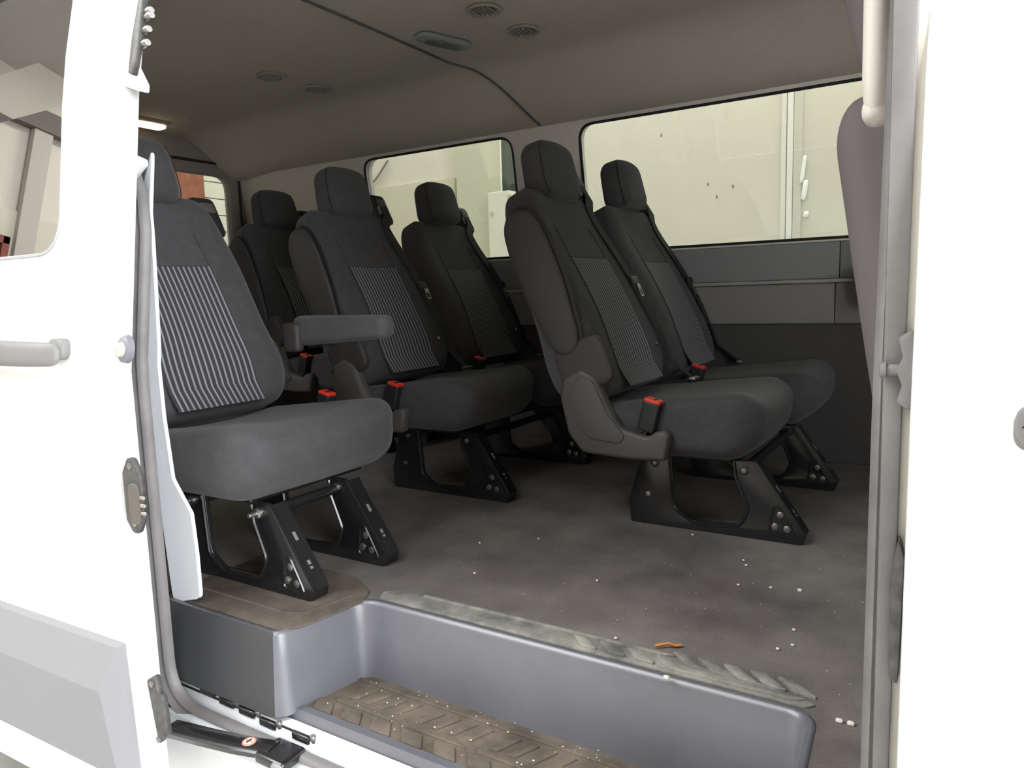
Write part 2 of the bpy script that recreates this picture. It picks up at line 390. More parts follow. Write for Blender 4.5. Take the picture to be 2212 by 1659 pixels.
link('seal_black_lip', sweep([(a*1.0+0.050, b) for a, b in prof2], loop, (0, 1, 0), True), BLACKR, wr, True, 60)  # second lip of black rubber beside the weatherstrip
# --- white inner flange of the rear pillar
fp = [(-1.395, -0.005)]
for (x, y) in ((434, 1290), (426, 1200), (414, 1110), (374, 1035), (354, 900), (343, 750), (336, 620), (330, 520), (322, 430), (312, 395)):
    q = on(x, y, 1, 0.88); q = on(x, y, 1, 0.868+tum(q.z)); fp.append((q.x, q.z))
fp += [(-1.42, 0.95), (-1.42, 0.3)]
fl_me = plate(rpoly([Vector(p) for p in fp], 0.015, 4), (), 0.008, 0.002, 'xz', 0.868)
bend(fl_me, lambda x, y, z: (x, y+tum(z), z), 2, (0.5, 0.7))
link('pillar_flange', fl_me, WHITE_IN, wr, True, 40)
# --- lock pillar between the doors: pale jamb strip, striker, latch plate
jm = plate([Vector(p) for p in ((-0.050, -0.40), (-0.030, -0.40), (-0.030, 1.35), (-0.050, 1.35))], (), 0.05, 0.004, 'xz', 0.79)
link('pillar_jamb', jm, mat('jamb_paint', (0.62, 0.60, 0.52), 0.5), wr, True, 40)
sk = plate(rpoly([Vector(p) for p in ((-0.046, 0.510), (-0.034, 0.502), (-0.026, 0.54), (-0.034, 0.578), (-0.046, 0.570), (-0.042, 0.552), (-0.047, 0.54), (-0.042, 0.526))], 0.004, 3), (), 0.016, 0.003, 'xz', 0.752)
st = link('door_striker', sk, HANDM, wr, True, 40); st['label'] = 'grey metal door striker on the pillar'
link('striker_pin', join(cyl((-0.036, 0.752, 0.540), (-1, 0, 0), 0.0055, 0.022), cyl((-0.055, 0.752, 0.540), (-1, 0, 0), 0.0078, 0.006)), HANDM, st)
link('latch_plate', plate(rpoly([Vector(p) for p in ((-0.044, 0.242), (-0.036, 0.235), (-0.034, 0.36), (-0.040, 0.385), (-0.046, 0.33))], 0.003, 3), (), 0.02, 0.002, 'xz', 0.755), HINGE, wr, True, 40)

pl_px = [(1922, 0), (1985, 0), (1976, 300), (1964, 600), (1948, 900), (1934, 1300), (1916, 1659), (1890, 1659), (1905, 900)]
jp = [on(x, y, 1, 0.760) for (x, y) in pl_px]; jp = [Vector((p.x, p.z)) for p in jp]; jp[0].y += 0.5; jp[1].y += 0.5; jp[6].y -= 0.5; jp[7].y -= 0.5
js = plate(jp, (), 0.008, 0.003, 'xz', 0.762); link('jamb_seal', js, SEAL, wr, True, 40)
# --- front passenger door
d2 = bpy.data.objects.new('door_2', None); COL.objects.link(d2); struct(d2, 'white front passenger door with grey pull handle', 'door')
fd = plate([Vector(p) for p in ((-0.033, -0.44), (1.05, -0.44), (1.05, 1.30), (-0.033, 1.30))], [rpoly([Vector(p) for p in ((0.10, 0.74), (0.95, 0.74), (0.80, 1.20), (0.10, 1.20))], 0.05, 5)], 0.035, 0.006, 'xz', 0.735)
bend(fd, lambda x, y, z: (x, y+tum(z), z), 2, (0.5, 0.7, 0.9, 1.05, 1.2))
link('door_skin', fd, WHITE, d2, True, 30)
wp = plate([Vector(p) for p in ((0.09, 0.73), (0.96, 0.73), (0.81, 1.21), (0.09, 1.21))], (), 0.005, 0.0, 'xz', 0.745)
bend(wp, lambda x, y, z: (x, y+tum(z), z)); link('window_pane', wp, PRIV, d2, False)
def pull_handle(x0, x1, z0, y, parent, flip=1):
    """grey strap handle: bowed grip between two feet"""
    L = x1-x0
    def f(x, yy, z):
        u = x/(L/2); bow = 0.034*(1-abs(u)**2.6)
        return (x, yy-bow-0.006, z*(1-0.10*u*u)-0.006*u*flip)
    o = link('door_handle', rb(((x0+x1)/2, y, z0), (L, 0.020, 0.042), (0.016, 0.009, 0.015), 3, (14, 1, 2), f), HANDM, parent)
    o['label'] = 'grey plastic pull handle'
    for xe in (x0+0.022, x1-0.022):
        link('handle_foot', rb((xe, y+0.004, z0), (0.045, 0.03, 0.034), (0.012, 0.008, 0.012), 3, (2, 1, 2)), HANDM, parent)
    link('grip_seam', sweep([(-0.0008, -0.0008), (0.0008, -0.0008), (0.0008, 0.0008), (-0.0008, 0.0008)], [((x0+x1)/2+u*L*0.48, y-0.034*(1-abs(u*0.96*1.0)**2.6)-0.016, z0-0.006*u*flip) for u in [q/10-1 for q in range(21)]], (0, 0, 1)), SEAM, o)
pull_handle(0.043, 0.25, 0.497, 0.713, d2)

# --- sliding door, slid back along the body
d1 = bpy.data.objects.new('door_1', None); COL.objects.link(d1); struct(d1, 'white sliding door slid open along the van side', 'door')
piv = Vector((-1.21, DOORY, 0)); ca, sa = math.cos(math.radians(2.2)), math.sin(math.radians(2.2))
def dw(x, y, z):
    """door space to world: follow the body lean, swing the rear end slightly outwards"""
    y = y+tum(z); dx, dy = x-piv.x, y-piv.y
    return (piv.x+dx*ca-dy*sa, piv.y+dx*sa+dy*ca, z)
CUT = (0.5, 0.6, 0.7, 0.8, 0.9, 1.0, 1.1, 1.2)
WIN = rpoly([Vector(p) for p in ((-1.450, 0.722), (-2.36, 0.722), (-2.36, 1.27), (-1.450, 1.27))], 0.08, 8)
dsk = plate(rpoly([Vector(p) for p in ((-1.283, -0.40), (-1.283, 0.2), (-1.283, 1.34), (-2.48, 1.34), (-2.48, -0.40))], [0.03, 0, 0.05, 0.05, 0.03], 4), [WIN], 0.045, 0.006, 'xz', DOORY+0.0225)
link('door_skin', bend(dsk, dw, 2, CUT), WHITE, d1, True, 30)
dp = plate(rpoly([Vector(p) for p in ((-1.446, 0.718), (-2.365, 0.718), (-2.365, 1.274), (-1.446, 1.274))], 0.088, 8), (), 0.006, 0.0, 'xz', DOORY+0.008)
w4 = link('window_pane', bend(dp, dw, 2, CUT), PRIV, d1, False); w4['label'] = 'dark privacy glass reflecting the garage'
wb = [Vector((p.x, DOORY+0.002, p.y)) for p in densify(WIN, 0.08)]
link('window_gasket', sweep(circ(0.004, 6), [dw(*p) for p in wb], (0, 1, 0), True), mat('pale_gasket', (0.35, 0.34, 0.36), 0.6), d1)
# handle, lock
hh = bpy.data.objects.new('handle_root', None)
def door_part(name, me, m_, cuts=CUT, sharp=40): return link(name, bend(me, dw, 2, cuts), m_, d1, True, sharp)
def hf(x, yy, z):
    u = (x+0.0)/0.17; return (x, yy-0.030*(1-abs(u)**2.4)-0.004, z*(1-0.12*u*u)-0.004*u)
door_part('door_handle', rb((-1.575, DOORY-0.012, 0.538), (0.33, 0.020, 0.048), (0.018, 0.009, 0.018), 3, (16, 1, 2), hf), HANDM, ())
for xe in (-1.430, -1.72): door_part('handle_foot', rb((xe, DOORY-0.006, 0.543), (0.05, 0.026, 0.040), (0.014, 0.008, 0.014), 3, (2, 1, 2)), HANDM, ())
door_part('lock_bezel', bend(lathe([(0.001, 0.009), (0.014, 0.009), (0.020, 0.005), (0.022, -0.004)], (0, 0, 0), (0, -1, 0)), lambda x, y, z: (x*0.9-1.236, y+DOORY-0.0, z*1.15+0.5447)), mat('lock_grey', (0.17, 0.17, 0.19), 0.45), ())
door_part('lock_cylinder', bend(lathe([(0.001, 0.014), (0.010, 0.013), (0.012, 0.008)], (0, 0, 0), (0, -1, 0)), lambda x, y, z: (x-1.236, y+DOORY, z*1.15+0.5447)), mat('lock_steel', (0.50, 0.48, 0.44), 0.35, 0.5, 0.3), ())
# body side moulding: light upper chamfer, main face, angled end
mo_z = (-0.300, -0.275, -0.103, -0.022, -0.012)
def mould(x0, x1, e0, e1):
    prof = [(DOORY, mo_z[0]), (DOORY-0.030, mo_z[1]), (DOORY-0.036, mo_z[2]), (DOORY-0.008, mo_z[3]), (DOORY, mo_z[4])]
    vs = []; fs = []
    for xs in (x0, x1):
        for (y, z) in prof: vs.append((xs+(y-DOORY)*(1.0 if xs == x1 else 0), y, z))
    n = len(prof)
    for i in range(n-1): fs.append([i, i+1, n+i+1, n+i])
    fs.append(list(range(n))[::-1]); fs.append([n+i for i in range(n)])
    return vs, fs, prof
v_, f_, pr_ = mould(-2.35, -1.303, 0, 0)
n_ = len(pr_)
for i in range(n_):     # end of the strip tapers: upper chamfer stops short, bottom runs forward
    t = {0: 0.0, 1: -0.03, 2: -0.052, 3: -0.03, 4: -0.012}[i]; v_[n_+i] = (-1.303+t, v_[n_+i][1], v_[n_+i][2])
mm = fixn(raw(v_, f_)); mm = bend(mm, dw); mo = link('side_molding', mm, MOLD, d1, False); mo['label'] = 'grey plastic body side moulding on the sliding door'
# hinge and latch hardware on the leading edge
hp = plate(rpoly([Vector(p) for p in ((-1.256, 0.239), (-1.24, 0.2173), (-1.2249, 0.2173), (-1.2052, 0.2484), (-1.2052, 0.3237), (-1.223, 0.3547), (-1.2381, 0.3547), (-1.256, 0.3265))], 0.010, 4), (), 0.010, 0.002, 'xz', DOORY-0.006)
lt = door_part('latch_plate', hp, HINGE, ())
lt['label'] = 'dark oval latch plate on the door edge'
link('latch_recess', bend(rb((-1.225, DOORY-0.012, 0.272), (0.030, 0.006, 0.075), (0.012, 0.002, 0.014), 2, (1, 1, 2)), dw), mat('latch_recess_metal', (0.10, 0.09, 0.08), 0.5), lt)
for zz in (0.258, 0.272, 0.286): link('latch_tooth', bend(rb((-1.202, DOORY-0.010, zz), (0.014, 0.008, 0.007), 0.002, 2, (1, 1, 1)), dw), STEEL, lt)
for zz in (0.236, 0.340): link('rivet', cyl(dw(-1.231, DOORY-0.011, zz), (0, -1, 0), 0.006, 0.002), STEELD, lt)
lb = door_part('lower_bracket', plate(rpoly([Vector(p) for p in ((-1.2418, -0.0621), (-1.2164, -0.0461), (-1.2108, -0.0809), (-1.2004, -0.0856), (-1.1967, -0.1562), (-1.223, -0.1853))], 0.006, 3), (), 0.012, 0.002, 'xz', DOORY-0.006), HINGE, ())
for zz, xx in ((-0.065, -1.226), (-0.172, -1.221)): link('rivet', cyl(dw(xx, DOORY-0.012, zz), (0, -1, 0), 0.006, 0.003), STEELD, lb)
ul = door_part('upper_latch', plate(rpoly([Vector(p) for p in ((-1.2343, 1.0184), (-1.223, 1.0118), (-1.2164, 1.0325), (-1.2117, 1.0607), (-1.2136, 1.1501), (-1.2249, 1.1548), (-1.2306, 1.0795))], 0.004, 3), (), 0.012, 0.002, 'xz', DOORY-0.006), HINGE)
for zz in (1.065, 1.089, 1.112, 1.122): link('latch_bolt', cyl(dw(-1.212, DOORY, zz), (1, -0.2, 0), 0.007, 0.016+0.008*random.random()), STEELD, ul)
# stepped guide lugs sticking out of the door edge
for pts in (((296, 140), (303, 140), (325, 185), (324, 203), (294, 192)), ((286, 326), (296, 334), (320, 345), (322, 358), (292, 394), (286, 398))):
    pp = [on(x, y, 1, 0.755+tum(0.95)) for (x, y) in pts]
    link('guide_lug', plate(rpoly([Vector((p.x, p.z)) for p in pp], 0.004, 3), (), 0.024, 0.003, 'xz', 0.743+tum(0.95)), WHITE, d1, True, 40)
# lower roller arm with its warning sticker
arm = [(-1.30, 0.775, -0.215), (-1.20, 0.782, -0.206), (-1.11, 0.79, -0.198), (-1.03, 0.805, -0.192)]
ra = link('roller_arm', sweep([(-0.020, -0.006), (0.020, -0.006), (0.022, 0.004), (0.016, 0.009), (-0.016, 0.009), (-0.022, 0.004)], arm, (0, 0, 1)), LEGM, d1); ra['label'] = 'black roller arm with a round red warning sticker'
link('roller_head', rb((-1.015, 0.805, -0.196), (0.075, 0.06, 0.022), 0.008, 3, (2, 2, 1)), LEGM, ra)
link('roller_cap', rb((-0.992, 0.785, -0.200), (0.028, 0.03, 0.026), 0.009, 3, (1, 1, 1)), mat('scuffed_plastic', (0.22, 0.22, 0.23), 0.35), ra)
stk = link('sticker', lathe([(0.0005, 0.001), (0.0125, 0.001), (0.013, 0.0)], (-1.085, 0.793, -0.1855), (0, 0, 1)), mat('sticker_red', (0.80, 0.22, 0.15), 0.5), ra)
link('sticker_face', lathe([(0.0005, 0.0008), (0.009, 0.0008), (0.0095, 0.0)], (-1.085, 0.793, -0.1845), (0, 0, 1)), mat('sticker_white', (0.85, 0.75, 0.70), 0.5), stk)
link('sticker_bar', rb((-1.085, 0.793, -0.1833), (0.019, 0.003, 0.0008), 0.0003, 1, (1, 1, 1)), mat('sticker_red', (0.8, 0.2, 0.15)), stk)
link('sticker_figure', rb((-1.085, 0.793, -0.1832), (0.004, 0.013, 0.0008), 0.0003, 1, (1, 1, 1)), PLAD, stk)
# latch catches lying in the track behind the arm
for i, (xx, zz) in enumerate(((-1.27, -0.150), (-1.21, -0.157), (-1.15, -0.160), (-1.09, -0.166), (-1.00, -0.166))):
    link('track_catch', rb((xx, 0.846, zz-0.012), (0.045, 0.018, 0.016), 0.004, 2, (1, 1, 1)), LEGM, wr)
    link('track_bolt', cyl((xx+0.03, 0.846, zz-0.012), (0, -0.4, 1), 0.006, 0.014), STEELD, wr)

# --- far side wall
wl = bpy.data.objects.new('wall_left', None); COL.objects.link(wl); struct(wl, 'far side wall of the cabin with grey trim panels and two windows', 'wall')
def ftum(z): return -0.16*max(0, z-0.80)
def fw(x, y, z): return (x, y+ftum(z), z)
def fpanel(name, pts, holes, material, pos, th=0.02, bev=0.004, cuts=(0.8, 1.0, 1.2), sharp=30):
    return link(name, bend(plate(pts, holes, th, bev, 'xz', pos), fw, 2, cuts), material, wl, True, sharp)
def rect(x0, x1, z0, z1, r=0, seg=6):
    p = [Vector((x0, z0)), Vector((x1, z0)), Vector((x1, z1)), Vector((x0, z1))]
    return rpoly(p, r, seg) if r else p
fpanel('side_carpet', rect(X_R, X_F, 0, 0.487), (), CARP, FAR+0.0, 0.02)
fpanel('trim_panel', rect(X_R, -0.362, 0.487, 0.627), (), TRIMM, FAR-0.006, 0.03)
fpanel('trim_panel', rect(-0.360, X_F, 0.487, 0.627), (), TRIMM, FAR-0.006, 0.03)
lip = fpanel('belt_strip', rect(X_R, X_F, 0.627, 0.640), (), mat('pale_belt_strip', (0.32, 0.31, 0.28), 0.5), FAR-0.014, 0.045)
fpanel('upper_trim_panel', rect(X_R, -0.351, 0.640, 0.766), (), TRIMG, FAR+0.004, 0.03)
fpanel('upper_trim_panel', rect(-0.349, X_F, 0.640, 0.766), (), TRIMG, FAR+0.004, 0.03)
W1 = (-1.292, 0.35, 0.775, 1.268); W2 = (-2.42, -1.592, 0.775, 1.268)
fpanel('window_surround', rect(X_R, X_F, 0.766, 1.36), [rect(*W1, 0.065), rect(*W2, 0.075)], TRIMB, FAR+0.006, 0.03, 0.004, (0.8, 0.9, 1.0, 1.1, 1.2, 1.3))
for n, W in ((1, W1), (2, W2)):
    gk = [fw(p.x, FAR-0.006, p.y) for p in densify(rect(W[0]+0.004, W[1]-0.004, W[2]+0.003, W[3]-0.004, 0.063), 0.1)]
    root = bpy.data.objects.new('window_%d' % n, None); COL.objects.link(root); struct(root, ('large front side window', 'smaller rear side window')[n-1]+' in the far wall with black gasket', 'window')
    link('gasket', sweep(circ(0.0055, 8), gk, (0, 1, 0), True), BLACKR, root)
    link('pane', bend(plate(rect(W[0]-0.004, W[1]+0.004, W[2]-0.004, W[3]+0.004, 0.065), (), 0.004, 0, 'xz', FAR+0.018), fw, 2, (0.8,)), GLASS, root, False)
# outer skin of the far side
so2 = bend(plate(rect(X_R-0.05, X_F, -0.35, 1.42), [rect(W1[0]-0.01, W1[1]+0.01, W1[2]-0.01, W1[3]+0.01, 0.07), rect(W2[0]-0.01, W2[1]+0.01, W2[2]-0.01, W2[3]+0.01, 0.08)], 0.02, 0.0, 'xz', FAR+0.05), fw, 2, (0.8, 1.0, 1.2))
link('body_side_panel', so2, WHITE, wl, False)
# cup pocket at the front end of the belt trim
cpk = link('grab_pocket', rb((-0.245, FAR-0.05, 0.612), (0.10, 0.07, 0.14), (0.03, 0.025, 0.03), 3, (2, 1, 3), lambda x, y, z: (x+0.25*z*-1*0.5, y, z)), mat('blue_grey_plastic', (0.17, 0.19, 0.20), 0.45), wl); cpk['label'] = 'blue grey moulded pocket on the belt trim'
link('pocket_recess', rb((-0.235, FAR-0.088, 0.605), (0.045, 0.012, 0.085), (0.012, 0.004, 0.015), 2, (1, 1, 2), lambda x, y, z: (x-0.12*z, y, z)), PLAD, cpk)

# --- headliner
def hz(y):
    u = abs(y-1.72)/0.91
    return 1.462 - 0.012*u*u - 0.17*sstep(0.62, 1.0, u)**1.15
def hsurf(x0, x1):
    def fn(a, b):
        x = x0+(x1-x0)*a; y = 0.90+(2.62-0.90)*b; z = hz(y)
        z -= 0.02*sstep(-2.95, -3.32, x)
        return (x, y, z)
    return fn
cei = bpy.data.objects.new('ceiling', None); COL.objects.link(cei); struct(cei, 'beige grey fabric headliner of the van roof', 'ceiling')
link('headliner_rear', solid(grid(hsurf(X_R, -1.603), 24, 40), -0.012), HEAD, cei)
link('headliner_front', solid(grid(hsurf(-1.603, X_F), 10, 40), -0.012), HEAD, cei)
pth = [(-1.603+0.006*math.sin(i*0.9), 0.92+i*(2.60-0.92)/40, hz(0.92+i*(2.60-0.92)/40)-0.003) for i in range(41)]
pth = [(-1.603 + 0.16*sstep(2.2, 2.62, p[1]), p[1], p[2]) for p in pth]
link('headliner_seam', tube(pth, 0.0045, 8, (0.97, 0.1, 0.1)), HEADS, cei)
roof = grid(lambda a, b: (X_R-0.05+(X_F+0.05-X_R)*a, 0.86+(2.70-0.86)*b, hz(0.90+1.72*b)+0.06), 4, 30)
link('roof_skin', solid(roof, 0.01), WHITE, cei)

# --- rear end with two door windows
RW = [rect(1.84, 2.565, 0.78, 1.275, 0.07), rect(0.95, 1.62, 0.78, 1.275, 0.07)]
rwm = plate(rect(0.80, 2.74, -0.3, 1.50), RW, 0.05, 0.006, 'yz', X_R-0.01)
wre = struct(link('wall_rear', rwm, mat('rear_door_trim', (0.22, 0.195, 0.18), 0.7), None, True, 30), 'rear cargo doors seen from inside with tall windows', 'wall')
for i, W in enumerate(((1.84, 2.565), (0.95, 1.62))):
    r_ = bpy.data.objects.new('window_%d' % (3+i), None); COL.objects.link(r_); struct(r_, ('rear door window behind the rear bench', 'rear door window behind the single seat')[i], 'window')
    link('pane', plate(rect(W[0]-0.005, W[1]+0.005, 0.775, 1.28, 0.07), (), 0.005, 0, 'yz', X_R-0.015), GLASS, r_, False)
    fr_ = [(X_R+0.018, p.x, p.y) for p in densify(rect(W[0]-0.15 if i else W[0]-0.1, W[1]+(0.06 if i == 0 else 0.1), 0.70, 1.335, 0.1), 0.1)]
    link('gasket', sweep(circ(0.007, 8), fr_, (1, 0, 0), True), BLACKR, r_)
wfr = struct(link('wall_front', plate(rect(0.80, 2.74, -0.3, 1.42), [rect(0.98, 2.56, 0.70, 1.22, 0.08)], 0.05, 0.006, 'yz', X_F+0.03), PLAD, None, True, 30), 'front end of the cabin with the windshield opening', 'wall')
wfo = bpy.data.objects.new('window_5', None); COL.objects.link(wfo); struct(wfo, 'windshield of the van', 'window')
link('pane', plate(rect(0.975, 2.565, 0.695, 1.225, 0.08), (), 0.006, 0, 'yz', X_F+0.03), GLASS, wfo, False)

# ================================================================== SEATS
LEAN = math.radians(22.6)
LV = Vector((-math.sin(LEAN), 0, math.cos(LEAN))); TV = Vector((math.cos(LEAN), 0, math.sin(LEAN)))
BW, BT, BL = 0.49, 0.185, 0.62
def back_f(t, s, l):
    """shape the backrest: t forward, s across, l up (centred)"""
    v = l/BL+0.5; hs = BW/2
    us = s/hs
    tt = t*((0.90 if t > 0 else 1.08)-0.36*sstep(0.15, 1.0, v))
    if t > 0:
        k = t/(BT/2)
        tt += k*(0.012*math.sin(PI*min(1, v*1.15)) - 0.020*(1-us*us)*sstep(1.0, 0.78, v)*sstep(0.0, 0.1, v))
    else: tt *= 0.9
    ss = s*(1-0.06*sstep(0.0, 0.5, v)-0.10*sstep(0.60, 1.0, v)+0.05*math.exp(-((v-0.2)/0.10)**2))
    return (tt, ss, l)
def seat_world(base, p):  # (t,s,l centred) -> world
    return base + Vector((0, 1, 0))*p[1] + TV*p[0] + LV*(p[2]+BL/2)
def xf(me, base):
    for v in me.vertices: v.co = seat_world(base, v.co)
    return fixn(me)
HLEAN = math.radians(12)
def cushion_f(W, D, H):
    def f(x, s, z):
        ux, us, uz = x/(D/2), s/(W/2), z/(H/2)
        zz = z
        if z > 0: zz += 0.020*abs(us)**3 + 0.030*ux - 0.006 - 0.008*(1-us*us) - 0.008*sstep(0.75, 1.0, ux)
        else: zz += 0.010*sstep(0.75, 1.0, ux)
        xx = x + (0.010*(1-us*us) if ux > 0 else 0)*max(0, ux) - 0.018*max(0, ux)*sstep(0.2, -1.0, uz)
        return (xx, s*(1-0.03*max(0, ux)**3), zz)
    return f

def leg(root, x, y, side, dz=0.0):
    """black pressed-steel leg: U-shaped side plate, folded front flange, foot, bolts"""
    H = 0.195+dz
    def P(pts): return [Vector((x+a, b*(H/0.195))) for a, b in pts]
    outer = rpoly(P([(-0.435, 0.0), (0.0, 0.0), (0.012, 0.028), (-0.098, 0.185), (-0.108, 0.197), (-0.165, 0.197), (-0.160, 0.150), (-0.128, 0.075), (-0.150, 0.030), (-0.265, 0.026), (-0.312, 0.055), (-0.322, 0.197), (-0.395, 0.197), (-0.415, 0.15), (-0.440, 0.06)]), [0.004, 0.006, 0.012, 0.02, 0.01, 0.01, 0.02, 0.03, 0.035, 0.035, 0.04, 0.01, 0.01, 0.03, 0.02], 5)
    lg = link('leg', plate(outer, (), 0.012, 0.003, 'xz', y), LEGM, root, True, 35)
    lg['label'] = 'black pressed steel leg bracket'
    yb = y+side*0.020
    fl_ = [Vector((a.x, yb, a.y)) for a in P([(0.0, 0.002), (0.008, 0.026), (-0.020, 0.068), (-0.095, 0.172), (-0.106, 0.192)])]
    link('flange', sweep([(-0.0025, -0.02), (0.0025, -0.02), (0.0025, 0.02), (-0.0025, 0.02)], fl_, (0, 1, 0)), LEGM, lg, True, 30)
    link('rim', tube([Vector((p.x, y-0.006, p.y)) for p in rpoly(P([(-0.160, 0.19), (-0.155, 0.150), (-0.123, 0.075), (-0.146, 0.025), (-0.265, 0.020), (-0.318, 0.052), (-0.328, 0.19)]), 0.03, 4, False)], 0.004, 6, (0.1, 1, 0.05)), LEGM, lg)
    link('foot_pad', rb((x-0.215, yb, 0.004), (0.43, 0.045, 0.008), 0.003, 2, (1, 1, 1)), LEGM, lg)
    link('boss', sweep(circ(0.003, 6), [Vector((p.x, y-0.006, p.y)) for p in rpoly(P([(-0.075, 0.020), (-0.012, 0.017), (-0.020, 0.035), (-0.052, 0.092), (-0.066, 0.085)]), 0.012, 4)], (0, 1, 0), True), LEGM, lg)
    for q in (0.30, 0.68):
        A_, B_ = fl_[1], fl_[3]; c0 = A_+(B_-A_)*q; u_ = (B_-A_).normalized(); nn = Vector((u_.z, 0, -u_.x))
        link('flange_slot', sweep([(-0.004, -0.0006), (0.004, -0.0006), (0.004, 0.0006), (-0.004, 0.0006)], [c0+nn*0.0032-u_*0.010, c0+nn*0.0032+u_*0.010], nn), HANDM, lg)
    for (a, b) in ((-0.048, 0.070), (-0.060, 0.040), (-0.032, 0.037)):
        link('bolt', cyl((x+a, y-0.005, b*(H/0.195)), (0, -1, 0), 0.0085, 0.006, 10), STEELD, lg)
    for (a, b) in ((-0.365, 0.170), (-0.135, 0.172)):
        link('bolt', cyl((x+a, y-0.005, b*(H/0.195)), (0, -1, 0), 0.013, 0.004, 12), LEGM, lg)
        link('bolt', cyl((x+a, y-0.008, b*(H/0.195)), (0, -1, 0), 0.0075, 0.007, 10), STEELD, lg)
    link('bolt', cyl((x-0.385, y-0.005, 0.082*(H/0.195)), (0, -1, 0), 0.007, 0.004, 10), STEEL, lg)
    return lg

def buckle(root, x, y, z, k=1.0):
    r = rb((0, 0, 0), (0.042, 0.034, 0.072), (0.006, 0.006, 0.006), 2, (1, 1, 2))
    M_ = Matrix.Translation((x, y, z)) @ Matrix.Rotation(math.radians(14), 4, 'Y') @ Matrix.Scale(k, 4)
    r.transform(M_); b = link('buckle', r, PLAD, root)
    q = rb((0, 0, 0.037), (0.040, 0.031, 0.010), (0.004, 0.004, 0.004), 2, (1, 1, 1)); q.transform(M_); q_ = link('release_button', q, RED, b); q_['label'] = 'red buckle release button'
    s_ = rb((0.004, 0, 0.0425), (0.006, 0.020, 0.002), 0.0008, 1, (1, 1, 1)); s_.transform(M_); link('slot', s_, PLAD, b)
    st_ = rb((0, 0, -0.055), (0.008, 0.022, 0.05), 0.003, 1, (1, 1, 1)); st_.transform(M_); link('stalk', st_, PLAD, b)

